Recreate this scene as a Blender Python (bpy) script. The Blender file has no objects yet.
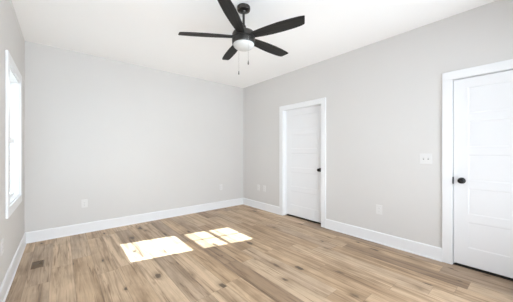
import bpy, bmesh, math, random
from mathutils import Vector, Matrix
random.seed(4)
scene = bpy.context.scene
COL = scene.collection

# ---------------------------------------------------------------- camera
W, H, NEAR = 3.676, 2.74, -4.88          # room: x 0..W, y NEAR..0, z 0..H
F_PX, U0, V0 = 232.76, 257.36, 151.42
cam_d = bpy.data.cameras.new('camera')
cam_d.sensor_width = 36.0
cam_d.lens = F_PX / 513 * 36
cam_d.shift_x = (256.5 - U0) / 513
cam_d.shift_y = (V0 - 151.0) / 513
cam_d.clip_start = 0.02
cam = bpy.data.objects.new('camera', cam_d)
COL.objects.link(cam)
cam.location = (0.3766, -4.4298, 1.2446)
cam.rotation_euler = (math.radians(90), 0, -math.radians(40.135))
scene.camera = cam

# ---------------------------------------------------------------- sky, sun, left window daylight, added front fill, exposure
world = bpy.data.worlds.new('sky')
scene.world = world
world.use_nodes = True
bg = world.node_tree.nodes['Background']
bg.inputs[0].default_value = (0.845, 0.91, 1.0, 1)
bg.inputs[1].default_value = 4.4

def link_light(name, kind, energy, color, loc, aim, **kw):
    d = bpy.data.lights.new(name, kind)
    d.energy = energy
    d.color = color
    for k, v in kw.items():
        setattr(d, k, v)
    o = bpy.data.objects.new(name, d)
    COL.objects.link(o)
    o.location = loc
    o.rotation_euler = Vector(aim).to_track_quat('-Z', 'Y').to_euler()
    return o

SUN_DIR = (1.0, -0.222, -0.78)
link_light('sun', 'SUN', 30.0, (0.74, 0.88, 1.0), (-6, 1.4, 5), SUN_DIR, angle=math.radians(0.53))
# added fill lights, unseen behind the camera, strongest low on the left
DAY = (0.845, 0.91, 1.0)
link_light('front_fill_low', 'AREA', 24.0, DAY, (0.85, NEAR + 0.03, 0.85), (0.3, 1, 0),
           shape='RECTANGLE', size=1.4, size_y=1.1)
link_light('front_fill_wide', 'AREA', 26.0, DAY, (1.76, NEAR + 0.03, 1.40), (0, 1, 0.2),
           shape='RECTANGLE', size=3.3, size_y=2.1)
link_light('front_fill_side', 'AREA', 13.0, DAY, (2.75, NEAR + 0.03, 1.0), (-0.9, 1, 0),
           shape='RECTANGLE', size=1.2, size_y=1.3)
# sky light slanting in through the window in the left wall
link_light('left_window_daylight', 'AREA', 8.0, DAY, (-0.17, -0.98, 1.40), (1, -0.4, -0.7),
           shape='RECTANGLE', size=0.85, size_y=1.32)

scene.view_settings.view_transform = 'Standard'
scene.view_settings.look = 'None'
scene.view_settings.gamma = 1.0
scene.view_settings.use_curve_mapping = False
scene.view_settings.exposure = 0.23
scene.cycles.max_bounces = 14
scene.cycles.diffuse_bounces = 10
scene.cycles.use_denoising = True
scene.cycles.sample_clamp_indirect = 20.0

# ---------------------------------------------------------------- materials
def new_mat(name, color, rough=0.5, metal=0.0, spec=0.5):
    m = bpy.data.materials.new(name)
    m.use_nodes = True
    b = m.node_tree.nodes['Principled BSDF']
    b.inputs['Base Color'].default_value = (*color, 1)
    b.inputs['Roughness'].default_value = rough
    b.inputs['Metallic'].default_value = metal
    b.inputs['Specular IOR Level'].default_value = spec
    return m

def paint(name, color, rough, bump=0.03, scale=220.0, spec=0.3, vary=0.012):
    """roller-painted surface: faint stipple and a hardly visible drift of tone"""
    m = new_mat(name, color, rough, 0, spec)
    nt = m.node_tree
    b = nt.nodes['Principled BSDF']
    tc = nt.nodes.new('ShaderNodeTexCoord')
    n1 = nt.nodes.new('ShaderNodeTexNoise')
    n1.inputs['Scale'].default_value = scale
    n1.inputs['Detail'].default_value = 2
    bp = nt.nodes.new('ShaderNodeBump')
    bp.inputs['Strength'].default_value = bump
    bp.inputs['Distance'].default_value = 0.002
    nt.links.new(tc.outputs['Object'], n1.inputs['Vector'])
    nt.links.new(n1.outputs['Fac'], bp.inputs['Height'])
    nt.links.new(bp.outputs['Normal'], b.inputs['Normal'])
    n2 = nt.nodes.new('ShaderNodeTexNoise')
    n2.inputs['Scale'].default_value = 1.3
    n2.inputs['Detail'].default_value = 3
    nt.links.new(tc.outputs['Object'], n2.inputs['Vector'])
    mx = nt.nodes.new('ShaderNodeMix')
    mx.data_type = 'RGBA'
    mx.inputs['A'].default_value = (*[max(0, c - vary) for c in color], 1)
    mx.inputs['B'].default_value = (*[min(1, c + vary) for c in color], 1)
    nt.links.new(n2.outputs['Fac'], mx.inputs['Factor'])
    nt.links.new(mx.outputs['Result'], b.inputs['Base Color'])
    return m

M_WALL = paint('wall_paint', (0.635, 0.620, 0.604), 0.75)
M_CEIL = paint('ceiling_paint', (0.925, 0.922, 0.917), 0.9)
M_TRIM = paint('trim_enamel', (0.785, 0.79, 0.80), 0.38, 0.01, 90, 0.45, 0.004)
M_DOOR = paint('door_enamel', (0.775, 0.778, 0.79), 0.42, 0.01, 90, 0.45, 0.004)
M_PLASTIC = paint('white_plastic', (0.70, 0.69, 0.68), 0.35, 0.004, 300, 0.5, 0.003)
M_SLOT = new_mat('grey_slot', (0.30, 0.30, 0.29), 0.7)
M_BLACK = new_mat('black_metal', (0.018, 0.017, 0.017), 0.38, 0.6)
M_BRASS = new_mat('coax_brass', (0.55, 0.5, 0.4), 0.35, 1.0)
M_CHAIN = new_mat('chain_metal', (0.42, 0.41, 0.40), 0.35, 0.9)
M_FOB = new_mat('fob_dark', (0.05, 0.045, 0.04), 0.5)
M_VENT = new_mat('vent_brown_metal', (0.16, 0.11, 0.068), 0.5, 0.3)
M_GAP_SHADE = new_mat('door_gap_shade', (0.03, 0.026, 0.022), 0.6)  # near-black colour standing in for the shade under the doors
M_DUCT = new_mat('duct_dark', (0.02, 0.017, 0.014), 0.9)
M_VINYL = paint('window_vinyl', (0.86, 0.865, 0.87), 0.4, 0.006, 90, 0.45, 0.003)

def fan_metal():
    m = new_mat('fan_bronze_metal', (0.060, 0.057, 0.054), 0.33, 0.8)
    nt = m.node_tree
    b = nt.nodes['Principled BSDF']
    tc = nt.nodes.new('ShaderNodeTexCoord')
    n = nt.nodes.new('ShaderNodeTexNoise')
    n.inputs['Scale'].default_value = 160
    r = nt.nodes.new('ShaderNodeMapRange')
    r.inputs['To Min'].default_value = 0.3
    r.inputs['To Max'].default_value = 0.45
    nt.links.new(tc.outputs['Object'], n.inputs['Vector'])
    nt.links.new(n.outputs['Fac'], r.inputs['Value'])
    nt.links.new(r.outputs['Result'], b.inputs['Roughness'])
    return m
M_FAN = fan_metal()

def blade_wood():
    m = new_mat('fan_blade_dark_wood', (0.03, 0.028, 0.026), 0.6, 0, 0.2)
    nt = m.node_tree
    b = nt.nodes['Principled BSDF']
    tc = nt.nodes.new('ShaderNodeTexCoord')
    mp = nt.nodes.new('ShaderNodeMapping')
    mp.inputs['Scale'].default_value = (3, 70, 70)
    n = nt.nodes.new('ShaderNodeTexNoise')
    n.inputs['Scale'].default_value = 1.6
    n.inputs['Detail'].default_value = 5
    cr = nt.nodes.new('ShaderNodeValToRGB')
    cr.color_ramp.elements[0].position = 0.3
    cr.color_ramp.elements[0].color = (0.011, 0.0105, 0.010, 1)
    cr.color_ramp.elements[1].position = 0.75
    cr.color_ramp.elements[1].color = (0.040, 0.038, 0.036, 1)
    nt.links.new(tc.outputs['Object'], mp.inputs['Vector'])
    nt.links.new(mp.outputs['Vector'], n.inputs['Vector'])
    nt.links.new(n.outputs['Fac'], cr.inputs['Fac'])
    nt.links.new(cr.outputs['Color'], b.inputs['Base Color'])
    return m
M_BLADE = blade_wood()

def frosted():
    m = new_mat('frosted_white_glass', (0.60, 0.60, 0.59), 0.5, 0, 0.3)
    b = m.node_tree.nodes['Principled BSDF']
    b.inputs['Subsurface Weight'].default_value = 0.3
    b.inputs['Subsurface Radius'].default_value = (0.03, 0.03, 0.03)
    return m
M_DOME = frosted()

def pane_glass():
    m = bpy.data.materials.new('window_glass')
    m.use_nodes = True
    nt = m.node_tree
    nt.nodes.clear()
    out = nt.nodes.new('ShaderNodeOutputMaterial')
    tr = nt.nodes.new('ShaderNodeBsdfTransparent')
    tr.inputs[0].default_value = (0.95, 0.97, 0.96, 1)
    gl = nt.nodes.new('ShaderNodeBsdfGlossy')
    gl.inputs['Roughness'].default_value = 0.02
    fr = nt.nodes.new('ShaderNodeFresnel')
    fr.inputs['IOR'].default_value = 1.45
    mx = nt.nodes.new('ShaderNodeMixShader')
    nt.links.new(fr.outputs[0], mx.inputs[0])
    nt.links.new(tr.outputs[0], mx.inputs[1])
    nt.links.new(gl.outputs[0], mx.inputs[2])
    nt.links.new(mx.outputs[0], out.inputs['Surface'])
    return m
M_GLASS = pane_glass()

def floor_planks():
    """oak-look planks 0.18 m wide and 1.22 m long running along y"""
    m = bpy.data.materials.new('oak_planks')
    m.use_nodes = True
    nt = m.node_tree
    b = nt.nodes['Principled BSDF']
    L = nt.links.new
    def node(t, **kw):
        n = nt.nodes.new(t)
        for k, v in kw.items():
            setattr(n, k, v)
        return n
    def mth(op, a, bb=None, c=None, clamp=False):
        n = node('ShaderNodeMath', operation=op, use_clamp=clamp)
        for i, v in enumerate((a, bb, c)):
            if v is None:
                continue
            if isinstance(v, (int, float)):
                n.inputs[i].default_value = v
            else:
                L(v, n.inputs[i])
        return n.outputs[0]
    def comb(x, y, z):
        n = node('ShaderNodeCombineXYZ')
        for i, v in enumerate((x, y, z)):
            if isinstance(v, (int, float)):
                n.inputs[i].default_value = v
            else:
                L(v, n.inputs[i])
        return n.outputs[0]
    def noise(vec, scale, detail, rough=0.55, dist=0.0):
        n = node('ShaderNodeTexNoise')
        n.inputs['Scale'].default_value = scale
        n.inputs['Detail'].default_value = detail
        n.inputs['Roughness'].default_value = rough
        n.inputs['Distortion'].default_value = dist
        L(vec, n.inputs['Vector'])
        return n.outputs['Fac']
    def ramp(fac, stops):
        n = node('ShaderNodeValToRGB')
        e = n.color_ramp.elements
        while len(e) < len(stops):
            e.new(0.5)
        for el, (p, c) in zip(e, stops):
            el.position = p
            el.color = (*c, 1) if len(c) == 3 else c
        L(fac, n.inputs['Fac'])
        return n.outputs['Color']
    def mix(f, a, bb, blend='MIX'):
        n = node('ShaderNodeMix', data_type='RGBA', blend_type=blend)
        for s, v in (('Factor', f), ('A', a), ('B', bb)):
            if isinstance(v, (int, float)):
                n.inputs[s].default_value = v
            elif isinstance(v, tuple):
                n.inputs[s].default_value = (*v, 1)
            else:
                L(v, n.inputs[s])
        return n.outputs['Result']
    tc = node('ShaderNodeTexCoord')
    sx = node('ShaderNodeSeparateXYZ')
    L(tc.outputs['Object'], sx.inputs[0])
    X, Y = sx.outputs[0], sx.outputs[1]
    u = mth('DIVIDE', mth('SUBTRACT', X, 0.115), 0.18)
    row = mth('FLOOR', u)
    fu = mth('FRACT', u)
    wn = node('ShaderNodeTexWhiteNoise', noise_dimensions='1D')
    L(mth('ADD', row, 31.7), wn.inputs['W'])
    v = mth('ADD', mth('DIVIDE', Y, 1.22), mth('MULTIPLY', wn.outputs['Value'], 7.3))
    cell = mth('FLOOR', v)
    fv = mth('FRACT', v)
    w2 = node('ShaderNodeTexWhiteNoise', noise_dimensions='3D')
    L(comb(row, cell, SEED), w2.inputs['Vector'])
    rid = w2.outputs['Value']
    sc = node('ShaderNodeSeparateColor')
    L(w2.outputs['Color'], sc.inputs[0])
    rid2 = sc.outputs[1]
    off = mth('MULTIPLY', rid, 57.0)
    # long streaks and fine grain, shifted from plank to plank
    streak = noise(comb(mth('ADD', mth('MULTIPLY', X, 20.0), off), mth('ADD', mth('MULTIPLY', Y, 0.9), off), off), 1.0, 4, 0.6, 0.8)
    grain = noise(comb(mth('ADD', mth('MULTIPLY', X, 130.0), off), mth('MULTIPLY', Y, 5.0), off), 1.0, 3, 0.6, 0.3)
    cloud = noise(comb(mth('ADD', mth('MULTIPLY', X, 5.0), off), mth('ADD', mth('MULTIPLY', Y, 2.6), off), off), 1.0, 3, 0.5, 0.4)
    base = ramp(rid, [(0.0, (0.280, 0.190, 0.122)), (0.22, (0.480, 0.338, 0.213)), (0.45, (0.570, 0.420, 0.280)),
                      (0.62, (0.370, 0.272, 0.190)), (0.8, (0.590, 0.442, 0.300)), (1.0, (0.470, 0.326, 0.200))])
    tone = ramp(streak, [(0.28, (0.48, 0.43, 0.39)), (0.42, (0.80, 0.77, 0.74)), (0.52, (1.0, 1.0, 1.0)), (0.70, (1.13, 1.13, 1.13))])
    col = mix(1.0, base, tone, 'MULTIPLY')
    vein = noise(comb(mth('ADD', mth('MULTIPLY', X, 34.0), off), mth('ADD', mth('MULTIPLY', Y, 1.6), off), mth('ADD', off, 9.0)), 1.0, 3, 0.6, 1.2)
    tone4 = ramp(vein, [(0.30, (0.52, 0.45, 0.39)), (0.42, (1.0, 1.0, 1.0)), (0.70, (1.05, 1.05, 1.05))])
    col = mix(1.0, col, tone4, 'MULTIPLY')
    tone2 = ramp(cloud, [(0.3, (0.78, 0.76, 0.74)), (0.52, (1.0, 1.0, 1.0)), (0.75, (1.10, 1.10, 1.11))])
    col = mix(1.0, col, tone2, 'MULTIPLY')
    tone3 = ramp(grain, [(0.3, (0.88, 0.87, 0.86)), (0.6, (1.03, 1.03, 1.03))])
    col = mix(1.0, col, tone3, 'MULTIPLY')
    # knots with a darker halo, stretched along the plank
    ragged = noise(comb(mth('MULTIPLY', X, 38.0), mth('MULTIPLY', Y, 14.0), off), 1.0, 3, 0.65)
    warp = mth('ADD', mth('MULTIPLY', mth('SUBTRACT', cloud, 0.5), 0.5), mth('MULTIPLY', mth('SUBTRACT', ragged, 0.5), 0.30))
    vo = node('ShaderNodeTexVoronoi', feature='F1')
    vo.inputs['Scale'].default_value = 1.0
    vo.inputs['Randomness'].default_value = 1.0
    L(comb(mth('ADD', mth('ADD', mth('MULTIPLY', X, 6.2), warp), off), mth('ADD', mth('MULTIPLY', Y, 2.7), off), 0.0), vo.inputs['Vector'])
    vs = node('ShaderNodeSeparateColor')
    L(vo.outputs['Color'], vs.inputs[0])
    sized = mth('MULTIPLY', vo.outputs['Distance'], mth('ADD', 0.65, mth('MULTIPLY', vs.outputs[0], 2.0)))
    keep = mth('GREATER_THAN', vs.outputs[1], 0.15)
    core = mth('MULTIPLY', keep, ramp_fac(node, L, sized, 0.10, 0.19))
    halo = mth('MULTIPLY', keep, ramp_fac(node, L, sized, 0.10, 0.42))
    col = mix(mth('MULTIPLY', halo, 0.5), col, (0.235, 0.150, 0.085))
    col = mix(mth('MULTIPLY', core, 0.92), col, (0.085, 0.055, 0.034))
    # bevelled joints
    eu = mth('MINIMUM', fu, mth('SUBTRACT', 1.0, fu))
    ev = mth('MULTIPLY', mth('MINIMUM', fv, mth('SUBTRACT', 1.0, fv)), 1.22 / 0.18)
    e = mth('MINIMUM', eu, ev)
    gap = ramp_fac(node, L, e, 0.004, 0.014)
    col = mix(mth('MULTIPLY', gap, 0.5), col, (0.14, 0.10, 0.07))
    L(col, b.inputs['Base Color'])
    rr = node('ShaderNodeMapRange')
    rr.inputs['To Min'].default_value = 0.36
    rr.inputs['To Max'].default_value = 0.52
    L(grain, rr.inputs['Value'])
    L(rr.outputs['Result'], b.inputs['Roughness'])
    b.inputs['Specular IOR Level'].default_value = 0.4
    bp = node('ShaderNodeBump')
    bp.inputs['Strength'].default_value = 0.15
    bp.inputs['Distance'].default_value = 0.001
    L(mth('SUBTRACT', mth('MULTIPLY', grain, 0.4), gap), bp.inputs['Height'])
    L(bp.outputs['Normal'], b.inputs['Normal'])
    return m

def ramp_fac(node, L, val, lo, hi):
    """1 below lo, 0 above hi"""
    n = node('ShaderNodeMapRange')
    n.interpolation_type = 'SMOOTHSTEP'
    n.inputs['From Min'].default_value = lo
    n.inputs['From Max'].default_value = hi
    n.inputs['To Min'].default_value = 1.0
    n.inputs['To Max'].default_value = 0.0
    L(val, n.inputs['Value'])
    return n.outputs['Result']
SEED = 2.0
M_FLOOR = floor_planks()

# ---------------------------------------------------------------- mesh helpers
def box(bm, lo, hi, bevel=0.0, seg=1):
    lo, hi = [min(a, b) for a, b in zip(lo, hi)], [max(a, b) for a, b in zip(lo, hi)]
    vs = [bm.verts.new((x, y, z)) for x in (lo[0], hi[0]) for y in (lo[1], hi[1]) for z in (lo[2], hi[2])]
    fs = [(0, 1, 3, 2), (4, 6, 7, 5), (0, 4, 5, 1), (2, 3, 7, 6), (0, 2, 6, 4), (1, 5, 7, 3)]
    faces = [bm.faces.new([vs[i] for i in f]) for f in fs]
    if bevel > 0:
        es = list({e for f in faces for e in f.edges})
        bmesh.ops.bevel(bm, geom=es, offset=bevel, segments=seg, affect='EDGES', profile=0.5)

def lathe(bm, prof, seg=40, mat=None):
    """revolve (r, z) about the z axis"""
    mat = mat or Matrix()
    rings = []
    for r, z in prof:
        if r < 1e-6:
            rings.append([bm.verts.new(mat @ Vector((0, 0, z)))])
        else:
            rings.append([bm.verts.new(mat @ Vector((r * math.cos(2 * math.pi * i / seg), r * math.sin(2 * math.pi * i / seg), z))) for i in range(seg)])
    for a, b in zip(rings, rings[1:]):
        for i in range(seg):
            j = (i + 1) % seg
            if len(a) == 1 and len(b) == 1:
                continue
            if len(a) == 1:
                bm.faces.new((a[0], b[i], b[j]))
            elif len(b) == 1:
                bm.faces.new((a[i], b[0], a[j]))
            else:
                bm.faces.new((a[i], b[i], b[j], a[j]))
    for end in (rings[0], rings[-1]):
        if len(end) > 1:
            bm.faces.new(end)

def prism(bm, pts, z0, z1, bevel=0.0):
    lo = [bm.verts.new((x, y, z0)) for x, y in pts]
    hi = [bm.verts.new((x, y, z1)) for x, y in pts]
    n = len(pts)
    caps = [bm.faces.new(lo[::-1]), bm.faces.new(hi)]
    for i in range(n):
        bm.faces.new((lo[i], lo[(i + 1) % n], hi[(i + 1) % n], hi[i]))
    if bevel:
        es = list({e for f in caps for e in f.edges})
        bmesh.ops.bevel(bm, geom=es, offset=bevel, segments=2, affect='EDGES', profile=0.5)

def make(name, bm, mat, parent=None, smooth=False, loc=None):
    bmesh.ops.remove_doubles(bm, verts=bm.verts, dist=1e-6)
    bmesh.ops.recalc_face_normals(bm, faces=bm.faces)
    me = bpy.data.meshes.new(name)
    bm.to_mesh(me)
    bm.free()
    me.materials.append(mat)
    if smooth:
        me.shade_smooth()
        try:
            me.set_sharp_from_angle(angle=math.radians(35))
        except Exception:
            pass
    o = bpy.data.objects.new(name, me)
    COL.objects.link(o)
    if parent:
        o.parent = parent
    if loc:
        o.location = loc
    return o

def boxes(name, mat, items, parent=None, bevel=0.0):
    bm = bmesh.new()
    for lo, hi in items:
        box(bm, lo, hi, bevel)
    return make(name, bm, mat, parent)

def tag(o, label, cat, group=None, kind=None):
    o['label'] = label
    o['category'] = cat
    if group:
        o['group'] = group
    if kind:
        o['kind'] = kind
    return o

def empty(name, loc, rz=0.0):
    o = bpy.data.objects.new(name, None)
    o.empty_display_size = 0.1
    o.location = loc
    o.rotation_euler = (0, 0, rz)
    COL.objects.link(o)
    return o

def wall_with_holes(name, axis, face, depth, a0, a1, holes, z1=H, mat=None):
    """axis 'x': wall plane at x=face, running along y from a0 to a1; 'y': at y=face running along x.
    depth is signed, away from the room; holes are (b0, b1, zlo, zhi)."""
    bm = bmesh.new()
    def put(b0, b1, zl, zh):
        if b1 - b0 < 1e-4 or zh - zl < 1e-4:
            return
        if axis == 'x':
            box(bm, (face, b0, zl), (face + depth, b1, zh))
        else:
            box(bm, (b0, face, zl), (b1, face + depth, zh))
    cur = a0
    for b0, b1, zl, zh in sorted(holes):
        put(cur, b0, 0, z1)
        put(b0, b1, 0, zl)
        put(b0, b1, zh, z1)
        cur = b1
    put(cur, a1, 0, z1)
    return make(name, bm, mat or M_WALL)

# ---------------------------------------------------------------- room shell
T = 0.14
DOOR_H = 2.05
JT = 0.018                        # jamb thickness
D1 = (-2.162, -1.298)            # closet doorway (frame opening) on the right wall, y range
D2 = (-4.690, -3.858)            # hall doorway
WIN = (-1.335, -0.550, 0.735, 2.055)   # y0, y1, z0, z1 of the window opening in the left wall
FW = (0.12, 3.42, 0.30, 2.50)    # window added behind the camera for fill light: x0, x1, z0, z1

bm = bmesh.new()
box(bm, (-T, NEAR - T, -0.10), (W + 1.3, T, 0.0))
tag(make('floor', bm, M_FLOOR), 'light brown oak plank floor with dark knots', 'floor', kind='structure')
bm = bmesh.new()
box(bm, (-T, NEAR - T, H), (W + 1.3, T, H + 0.12))
tag(make('ceiling', bm, M_CEIL), 'plain white painted ceiling above the fan', 'ceiling', kind='structure')

tag(wall_with_holes('wall_left', 'x', 0.0, -T, NEAR - T, T, [WIN]), 'light grey painted wall holding the window', 'wall', kind='structure')
tag(wall_with_holes('wall_back', 'y', 0.0, T, 0.0, W, []), 'light grey blank wall facing the camera, between window wall and door wall', 'wall', kind='structure')
tag(wall_with_holes('wall_right', 'x', W, 0.12, NEAR - T, T, [(D2[0] - JT, D2[1] + JT, 0, DOOR_H), (D1[0] - JT, D1[1] + JT, 0, DOOR_H)]),
    'light grey painted wall holding the two white doors', 'wall', kind='structure')
tag(wall_with_holes('wall_front', 'y', NEAR, -T, 0.0, W, [FW]), 'light grey wall behind the camera with added wide window', 'wall', kind='structure')
# closet and hallway beyond the doors, so that the gaps under the doors look into closed rooms
tag(boxes('wall_closet', M_WALL, [((W + 1.2, NEAR - T, 0), (W + 1.3, T, H)), ((W + 0.12, NEAR - T, 0), (W + 1.2, NEAR, H)),
                                   ((W + 0.12, 0, 0), (W + 1.2, T, H)), ((W + 0.12, -3.0, 0), (W + 1.2, -2.9, H))]),
    'grey walls of the closet and hallway beyond the closed doors', 'wall', kind='structure')

# baseboards: tall flat board with an eased top and a small shoe moulding at the floor
BH, BT = 0.149, 0.014
def baseboard_profile():
    return [(0.0, 0.0), (BT + 0.008, 0.0), (BT + 0.008, 0.008), (BT + 0.004, 0.016), (BT, 0.018), (BT, BH - 0.012), (BT - 0.005, BH - 0.002), (0.0, BH)]
def baseboard(name, runs, label):
    """runs: (start, end, inward normal) on the floor plan"""
    bm = bmesh.new()
    for (x0, y0), (x1, y1), (nx, ny) in runs:
        a = [bm.verts.new((x0 + nx * d, y0 + ny * d, z)) for d, z in baseboard_profile()]
        b = [bm.verts.new((x1 + nx * d, y1 + ny * d, z)) for d, z in baseboard_profile()]
        n = len(a)
        for i in range(n):
            bm.faces.new((a[i], a[(i + 1) % n], b[(i + 1) % n], b[i]))
        bm.faces.new(a[::-1])
        bm.faces.new(b)
    return tag(make(name, bm, M_TRIM), label, 'baseboard', kind='structure')
CW = 0.089                        # casing width
baseboard('baseboard_left', [((0, NEAR), (0, 0), (1, 0))], 'white baseboard along the window wall')
baseboard('baseboard_back', [((0, 0), (W, 0), (0, -1))], 'white baseboard along the blank wall facing the camera')
baseboard('baseboard_right', [((W, D1[1] + CW), (W, 0), (-1, 0)), ((W, D2[1] + CW), (W, D1[0] - CW), (-1, 0)), ((W, NEAR), (W, D2[0] - CW), (-1, 0))],
          'white baseboard along the wall with the two doors')
baseboard('baseboard_front', [((0, NEAR), (W, NEAR), (0, 1))], 'white baseboard along the wall behind the camera')

# ---------------------------------------------------------------- doors
def casing_bm(y0, y1, zt, x, bottom=0.0, t=0.018, sill=False, sgn=-1):
    """flat casing round an opening in a wall at x; sgn: direction into the room"""
    bm = bmesh.new()
    xo = x + sgn * t
    box(bm, (x, y0 - CW, bottom), (xo, y0, zt), 0.0025)
    box(bm, (x, y1, bottom), (xo, y1 + CW, zt), 0.0025)
    box(bm, (x, y0 - CW, zt), (xo, y1 + CW, zt + CW), 0.0025)
    if sill:
        box(bm, (x, y0 - CW, bottom - CW), (xo, y1 + CW, bottom), 0.0025)
    return bm

def panel_door(y0, y1, z0, z1, x0, x1):
    """five equal recessed panels with sloped sticking, both faces"""
    bm = bmesh.new()
    st, top, bot, rail, rec, slope = 0.118, 0.10, 0.19, 0.080, 0.003, 0.011
    ph = (z1 - z0 - top - bot - 4 * rail) / 5
    zs = [z0]
    zz = z0 + bot
    pan = []
    for k in range(5):
        pan.append((zz, zz + ph))
        zz += ph + rail
    ya, yb = y0 + st, y1 - st
    for xf, d in ((x0, 1), (x1, -1)):
        def q(*p):
            bm.faces.new([bm.verts.new((xf + dx * d, y, z)) for dx, y, z in p])
        q((0, y0, z0), (0, ya, z0), (0, ya, z1), (0, y0, z1))
        q((0, yb, z0), (0, y1, z0), (0, y1, z1), (0, yb, z1))
        edges = [z0] + [v for p in pan for v in p] + [z1]
        for a, b in zip(edges[0::2], edges[1::2]):
            q((0, ya, a), (0, yb, a), (0, yb, b), (0, ya, b))
        for a, b in pan:
            s = slope
            o = [(0, ya, a), (0, yb, a), (0, yb, b), (0, ya, b)]
            i = [(rec, ya + s, a + s), (rec, yb - s, a + s), (rec, yb - s, b - s), (rec, ya + s, b - s)]
            for k in range(4):
                q(o[k], o[(k + 1) % 4], i[(k + 1) % 4], i[k])
            q(*i)
    for a, b in (((y0, z0), (y1, z0)), ((y1, z0), (y1, z1)), ((y1, z1), (y0, z1)), ((y0, z1), (y0, z0))):
        bm.faces.new([bm.verts.new(p) for p in ((x0, *a), (x0, *b), (x1, *b), (x1, *a))])
    return bm

def knob(parent, y, z, x):
    """round black knob on a rose, pointing into the room (-x)"""
    mat = Matrix.Translation((x, y, z)) @ Matrix.Rotation(-math.pi / 2, 4, 'Y')
    bm = bmesh.new()
    lathe(bm, [(0.0, -0.001), (0.033, -0.001), (0.033, 0.005), (0.029, 0.009), (0.013, 0.011), (0.012, 0.026), (0.020, 0.031), (0.027, 0.040),
               (0.0285, 0.048), (0.026, 0.057), (0.018, 0.063), (0.0, 0.065)], 32, mat)
    k = make('knob', bm, M_BLACK, parent, True)
    k['label'] = 'round black metal door knob'
    return k

def doorway(name, rng, slab_x, knob_y, label, gap_bottom, latch=None):
    y0, y1 = rng[0] - JT, rng[1] + JT          # rough opening
    d = empty(name, (0, 0, 0))
    tag(d, label, 'door', kind='structure')
    jt = JT
    make('casing', casing_bm(rng[0] - 0.003, rng[1] + 0.003, DOOR_H - jt + 0.003, W), M_TRIM, d)
    xs1 = slab_x + 0.035
    # jamb lining with the stop the slab closes against
    items = [((W, y0, 0), (W + 0.12, y0 + jt, DOOR_H)), ((W, y1 - jt, 0), (W + 0.12, y1, DOOR_H)), ((W, y0 + jt, DOOR_H - jt), (W + 0.12, y1 - jt, DOOR_H))]
    sx = (slab_x - 0.012, slab_x - 0.001) if slab_x > W + 0.03 else (xs1 + 0.001, xs1 + 0.03)
    s = 0.011
    items += [((sx[0], y0 + jt, 0), (sx[1], y0 + jt + s, DOOR_H - jt)), ((sx[0], y1 - jt - s, 0), (sx[1], y1 - jt, DOOR_H - jt)),
              ((sx[0], y0 + jt + s, DOOR_H - jt - s), (sx[1], y1 - jt - s, DOOR_H - jt))]
    boxes('jamb', M_TRIM, items, d)
    slab = make('slab', panel_door(y0 + jt + 0.005, y1 - jt - 0.005, gap_bottom, DOOR_H - jt - 0.007, slab_x, xs1), M_DOOR, d)
    knob(slab, knob_y, 0.93, slab_x)
    boxes('gap_shade_strip', M_GAP_SHADE, [((slab_x + 0.006, y0 + jt, 0.0), (xs1 + 0.02, y1 - jt, 0.006))], d, 0.001)  # shadow in the gap below the slab, laid in as a dark strip
    if latch:
        lp = boxes('latch_plate', M_BLACK, [((W - 0.0195, latch - 0.006, 0.89), (W + 0.004, latch + 0.002, 0.965))], d, 0.0008)
        lp['label'] = 'black strike plate on the jamb edge'
    return d

doorway('door_1', D1, W + 0.078, -2.085, 'white five-panel door set deep in its frame, nearer the corner', 0.030)
doorway('door_2', D2, W + 0.004, -3.932, 'white five-panel door beside the light switch, cut by the frame', 0.030, latch=-3.860)

# ---------------------------------------------------------------- window in the left wall
def double_hung(name, y0, y1, z0, z1):
    """vinyl double-hung sashes in a wall at x 0 (outside is -x): two-over-two upper sash, clear lower sash"""
    w = empty(name, (0, 0, 0))
    bm = casing_bm(y0, y1, z1, 0.0, z0, 0.018, True, 1)
    make('casing', bm, M_TRIM, w)
    j = 0.020
    boxes('window_frame', M_VINYL, [((-T, y0, z0), (0, y0 + j, z1)), ((-T, y1 - j, z0), (0, y1, z1)), ((-T, y0 + j, z1 - j), (0, y1 - j, z1)),
                                    ((-T, y0 + j, z0), (0, y1 - j, z0 + 0.012))], w)
    ya, yb = y0 + j, y1 - j
    def sash(part, xc, zl, zh, gy0, gy1, gz0, gz1, grid):
        t = 0.014
        s = boxes(part, M_VINYL, [((xc - t, ya, zl), (xc + t, gy0, zh)), ((xc - t, gy1, zl), (xc + t, yb, zh)),
                                  ((xc - t, gy0, zl), (xc + t, gy1, gz0)), ((xc - t, gy0, gz1), (xc + t, gy1, zh))], w, 0.001)
        boxes('pane', M_GLASS, [((xc - 0.002, gy0, gz0), (xc + 0.002, gy1, gz1))], s)
        if grid:
            cy, cz, g = (gy0 + gy1) / 2, (gz0 + gz1) / 2, 0.013
            boxes('muntin', M_VINYL, [((xc - 0.008, cy - g, gz0), (xc + 0.008, cy + g, gz1)), ((xc - 0.008, gy0, cz - g), (xc + 0.008, cy - g, cz + g)),
                                      ((xc - 0.008, cy + g, cz - g), (xc + 0.008, gy1, cz + g))], s)
        return s
    lo = sash('lower_sash', -0.050, z0 + 0.012, 1.392, -1.294, -0.635, 0.792, 1.340, False)
    sash('upper_sash', -0.082, 1.387, z1 - j, -1.294, -0.638, 1.440, 2.000, True)
    boxes('sash_lock', M_VINYL, [((-0.045, -0.995, 1.392), (-0.065, -0.935, 1.402)), ((-0.045, -0.975, 1.402), (-0.062, -0.955, 1.410))], lo, 0.001)
    return w
tag(double_hung('window_1', *WIN), 'white double-hung window in the left wall, blown bright by daylight', 'window', kind='structure')

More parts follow.
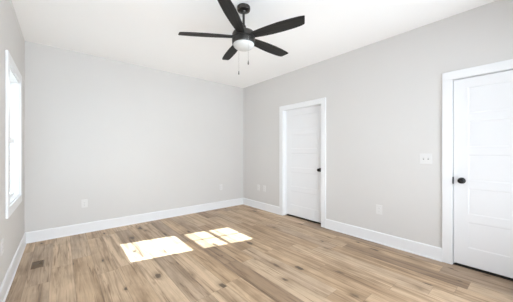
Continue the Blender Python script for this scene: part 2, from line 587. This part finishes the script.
# unseen window added to go with the front fill: frame, mullion and panes in the front wall
w2 = empty('added_window', (0, 0, 0))
tag(w2, 'wide white twin window added behind the camera for fill light', 'window', kind='structure')
x0, x1, z0, z1 = FW
bm = bmesh.new()
for lo, hi in (((x0 - CW, NEAR, z0), (x0, NEAR + 0.018, z1)), ((x1, NEAR, z0), (x1 + CW, NEAR + 0.018, z1)),
               ((x0 - CW, NEAR, z1), (x1 + CW, NEAR + 0.018, z1 + CW)), ((x0 - CW, NEAR, z0 - CW), (x1 + CW, NEAR + 0.018, z0))):
    box(bm, lo, hi, 0.0025)
make('casing', bm, M_TRIM, w2)
fr = []
ym, yn = NEAR - 0.10, NEAR - 0.05
xm = (x0 + x1) / 2
for a, b in ((x0, x0 + 0.06), (xm - 0.06, xm + 0.06), (x1 - 0.06, x1)):
    fr.append(((a, ym, z0), (b, yn, z1)))
for a, b in ((x0 + 0.06, xm - 0.06), (xm + 0.06, x1 - 0.06)):
    for c, d in ((z0, z0 + 0.07), (1.42, 1.48), (z1 - 0.06, z1)):
        fr.append(((a, ym, c), (b, yn, d)))
boxes('window_frame', M_VINYL, fr, w2)
for a, b in ((x0 + 0.06, xm - 0.06), (xm + 0.06, x1 - 0.06)):
    for c, d in ((z0 + 0.07, 1.42), (1.48, z1 - 0.06)):
        boxes('pane', M_GLASS, [((a, NEAR - 0.077, c), (b, NEAR - 0.073, d))], w2)

# ---------------------------------------------------------------- ceiling fan
FX, FY = 1.820, -2.498
fan = empty('ceiling_fan', (FX, FY, H))
tag(fan, 'black five-blade ceiling fan with white light dome and two pull chains', 'ceiling fan')
def fpart(name, prof, mat, seg=48):
    bm = bmesh.new()
    lathe(bm, [(r, z - H) for r, z in prof], seg)
    return make(name, bm, mat, fan, True)
fpart('canopy', [(0.0, 2.7395), (0.062, 2.7395), (0.067, 2.735), (0.068, 2.712), (0.064, 2.699), (0.050, 2.692), (0.030, 2.689), (0.027, 2.680), (0.018, 2.672), (0.0, 2.671)], M_FAN)
fpart('downrod', [(0.0, 2.68), (0.0125, 2.68), (0.0125, 2.50), (0.0, 2.50)], M_FAN, 20)
fpart('coupling', [(0.0, 2.545), (0.020, 2.545), (0.024, 2.540), (0.026, 2.515), (0.040, 2.500), (0.044, 2.490), (0.0, 2.488)], M_FAN, 32)
fpart('motor_housing', [(0.0, 2.490), (0.045, 2.490), (0.085, 2.483), (0.108, 2.470), (0.118, 2.452), (0.120, 2.435), (0.118, 2.412), (0.108, 2.405), (0.0, 2.405)], M_FAN)
ring = fpart('light_kit_ring', [(0.0, 2.405), (0.112, 2.405), (0.120, 2.400), (0.121, 2.366), (0.116, 2.352), (0.110, 2.350), (0.0, 2.352)], M_FAN)
dome_prof = [(0.0, 2.356), (0.109, 2.356)]
for i in range(0, 11):
    a = i / 10 * math.pi / 2
    dome_prof.append((0.109 * math.cos(a) ** 0.75 if i < 10 else 0.0, 2.352 - 0.054 * math.sin(a)))
dome = fpart('light_dome', dome_prof, M_DOME)
dome['label'] = 'frosted white glass dome'

def blade_mesh():
    bm = bmesh.new()
    half = [(0.085, 0.036), (0.13, 0.043), (0.20, 0.053), (0.30, 0.061), (0.42, 0.063), (0.54, 0.058), (0.60, 0.051), (0.628, 0.044), (0.638, 0.036)]
    other = [(0.664, -0.046), (0.657, -0.054), (0.61, -0.0600), (0.54, -0.0640), (0.42, -0.066), (0.30, -0.060), (0.20, -0.051), (0.13, -0.042), (0.085, -0.036)]
    prism(bm, half + other, -0.004, 0.004, 0.0015)
    return bm
PITCH = math.radians(-12)
blade0 = None
for k, az in enumerate((146.9, 218.9, 290.9, 2.9, 74.9)):
    if blade0 is None:
        blade0 = o = make('blade', blade_mesh(), M_BLADE, fan)
    else:
        o = blade0.copy()
        COL.objects.link(o)
        o.parent = fan
    o.location = (0, 0, 2.425 - H)
    o.rotation_euler = (Matrix.Rotation(math.radians(az), 4, 'Z') @ Matrix.Rotation(PITCH, 4, 'X')).to_euler()

def pull_chain(px, py, ztop, zbot):
    bm = bmesh.new()
    z = ztop
    while z > zbot:
        bmesh.ops.create_icosphere(bm, subdivisions=1, radius=0.0021, matrix=Matrix.Translation((px, py, z - H)))
        z -= 0.0046
    lathe(bm, [(0.0007, ztop - H), (0.0007, zbot - H)], 6, Matrix.Translation((px, py, 0)))
    c = make('pull_chain', bm, M_CHAIN, fan, True)
    bm = bmesh.new()
    m = Matrix.Translation((px, py, zbot - H))
    lathe(bm, [(0.0, 0.002), (0.003, 0.001), (0.0042, -0.006), (0.0058, -0.020), (0.0062, -0.030), (0.0045, -0.038), (0.0, -0.040)], 16, m)
    f = make('fob', bm, M_FOB, c, True)
    f['label'] = 'small dark pull fob'
vx, vy = math.sin(math.radians(40.135)), math.cos(math.radians(40.135))     # room directions towards the blank corner and across
lx, ly = vy, -vx
pull_chain(lx * 0.052 - vx * 0.108, ly * 0.052 - vy * 0.108, 2.385, 2.140)
pull_chain(-lx * 0.058 + vx * 0.105, -ly * 0.058 + vy * 0.105, 2.385, 2.112)

# ---------------------------------------------------------------- wall plates (built facing -y, turned onto their wall)
def plate_base(root, w, h=0.124):
    bm = bmesh.new()
    box(bm, (-w / 2, -0.0055, -h / 2), (w / 2, 0.0, h / 2), 0.0022, 2)
    make('cover_plate', bm, M_PLASTIC, root)

def receptacle(root, cx):
    for s in (1, -1):
        bm = bmesh.new()
        cz = s * 0.0195
        pts = [(cx + 0.0165 * math.cos(a) * 1.0, cz + max(-0.0125, min(0.0125, 0.0165 * math.sin(a)))) for a in [2 * math.pi * i / 28 for i in range(28)]]
        a = [bm.verts.new((x, -0.0054, z)) for x, z in pts]
        b = [bm.verts.new((x, -0.0075, z)) for x, z in pts]
        n = len(pts)
        bm.faces.new(b)
        for i in range(n):
            bm.faces.new((a[i], a[(i + 1) % n], b[(i + 1) % n], b[i]))
        r = make('socket', bm, M_PLASTIC, root)
        bm = bmesh.new()
        box(bm, (cx - 0.0075, -0.0079, cz - 0.003), (cx - 0.0050, -0.0074, cz + 0.006))
        box(bm, (cx + 0.0050, -0.0079, cz - 0.003), (cx + 0.0075, -0.0074, cz + 0.005))
        box(bm, (cx - 0.0022, -0.0079, cz - 0.0095), (cx + 0.0022, -0.0074, cz - 0.0055))
        make('slots', bm, M_SLOT, r)
    screw(root, cx, 0.0)

def screw(root, cx, cz):
    bm = bmesh.new()
    lathe(bm, [(0.0, 0.0052), (0.0034, 0.0052), (0.0030, 0.0066), (0.0, 0.0070)], 14, Matrix.Translation((cx, 0, cz)) @ Matrix.Rotation(math.pi / 2, 4, 'X'))
    make('screw', bm, M_PLASTIC, root, True)

def coax(root, cx):
    bm = bmesh.new()
    lathe(bm, [(0.0, 0.005), (0.0062, 0.005), (0.0062, 0.008), (0.0046, 0.008), (0.0046, 0.016), (0.0, 0.016)], 18, Matrix.Translation((cx, 0, 0)) @ Matrix.Rotation(math.pi / 2, 4, 'X'))
    make('coax_jack', bm, M_BRASS, root, True)
    screw(root, cx, 0.03)
    screw(root, cx, -0.03)

def wall_plate(name, loc, rz, gangs, label, cat, group=None):
    r = empty(name, loc, rz)
    tag(r, label, cat, group)
    w = 0.079 if len(gangs) == 1 else 0.123
    plate_base(r, w)
    for i, g in enumerate(gangs):
        cx = 0.0 if len(gangs) == 1 else (-0.023, 0.023)[i]
        if g == 'duplex':
            receptacle(r, cx)
        elif g == 'coax':
            coax(r, cx)
        elif g == 'toggle':
            bm = bmesh.new()
            box(bm, (cx - 0.0055, -0.0062, -0.0125), (cx + 0.0055, -0.0052, 0.0125))
            b = make('toggle_slot', bm, M_SLOT, r)
            bm = bmesh.new()
            box(bm, (cx - 0.0040, -0.020, 0.000), (cx + 0.0040, -0.005, 0.0095), 0.001)
            for v in bm.verts:
                if v.co.y < -0.015:
                    v.co.z += 0.006
            make('toggle', bm, M_PLASTIC, r)
            screw(r, cx, 0.03)
            screw(r, cx, -0.03)
    return r
RW = -math.pi / 2                                  # onto the right wall, facing -x
wall_plate('wall_outlet', (0.649, 0, 0.447), 0, ('duplex',), 'white outlet low on the blank wall, at the end near the window', 'outlet')
wall_plate('wall_outlet', (3.060, 0, 0.455), 0, ('duplex',), 'narrow white outlet low on the blank wall, close to the far corner', 'outlet')
wall_plate('wall_outlet', (W, -0.752, 0.455), RW, ('duplex',), 'white outlet low on the door wall between far corner and first door', 'outlet')
wall_plate('cable_jack', (W, -0.560, 0.455), RW, ('coax',), 'white wall plate low on the door wall, nearest the far corner', 'wall plate')
wall_plate('wall_outlet', (W, -3.080, 0.455), RW, ('duplex',), 'white outlet low on the wall midway between the two doors', 'outlet')
wall_plate('wall_outlet', (0, -1.595, 0.455), math.pi / 2, ('duplex',), 'white outlet below the window, cut by the edge of the photo', 'outlet')
wall_plate('light_switch', (W, -3.610, 1.158), RW, ('toggle', 'toggle'), 'white double toggle light switch beside the frame-cut door', 'light switch')

# ---------------------------------------------------------------- floor register
vent = empty('floor_vent', (0.180, -0.915, 0.0))
tag(vent, 'small brown metal floor vent near the window wall baseboard', 'floor vent')
VW, VL = 0.100, 0.200
bm = bmesh.new()
t = 0.004
for lo, hi in (((-VW / 2, -VL / 2, 0.0), (-VW / 2 + 0.012, VL / 2, t)), ((VW / 2 - 0.012, -VL / 2, 0.0), (VW / 2, VL / 2, t)),
               ((-VW / 2 + 0.012, -VL / 2, 0.0), (VW / 2 - 0.012, -VL / 2 + 0.012, t)), ((-VW / 2 + 0.012, VL / 2 - 0.012, 0.0), (VW / 2 - 0.012, VL / 2, t)),
               ((-VW / 2 + 0.012, -0.005, 0.0), (VW / 2 - 0.012, 0.005, t))):
    box(bm, lo, hi, 0.0008)
make('vent_frame', bm, M_VENT, vent)
bm = bmesh.new()
box(bm, (-VW / 2 + 0.010, -VL / 2 + 0.010, 0.0002), (VW / 2 - 0.010, VL / 2 - 0.010, 0.0006))
make('duct_opening', bm, M_DUCT, vent)
for bank, tilt, half in ((-1, 40, 0.0036), (1, -6, 0.0052)):
    n = 7
    for i in range(n):
        y = bank * (0.012 + (i + 0.5) * (VL / 2 - 0.028) / n)
        bm = bmesh.new()
        box(bm, (-VW / 2 + 0.012, -half, -0.0005), (VW / 2 - 0.012, half, 0.0005))
        bmesh.ops.transform(bm, matrix=Matrix.Translation((0, y, 0.0026)) @ Matrix.Rotation(math.radians(tilt), 4, 'X'), verts=bm.verts)
        make('louver', bm, M_VENT, vent)
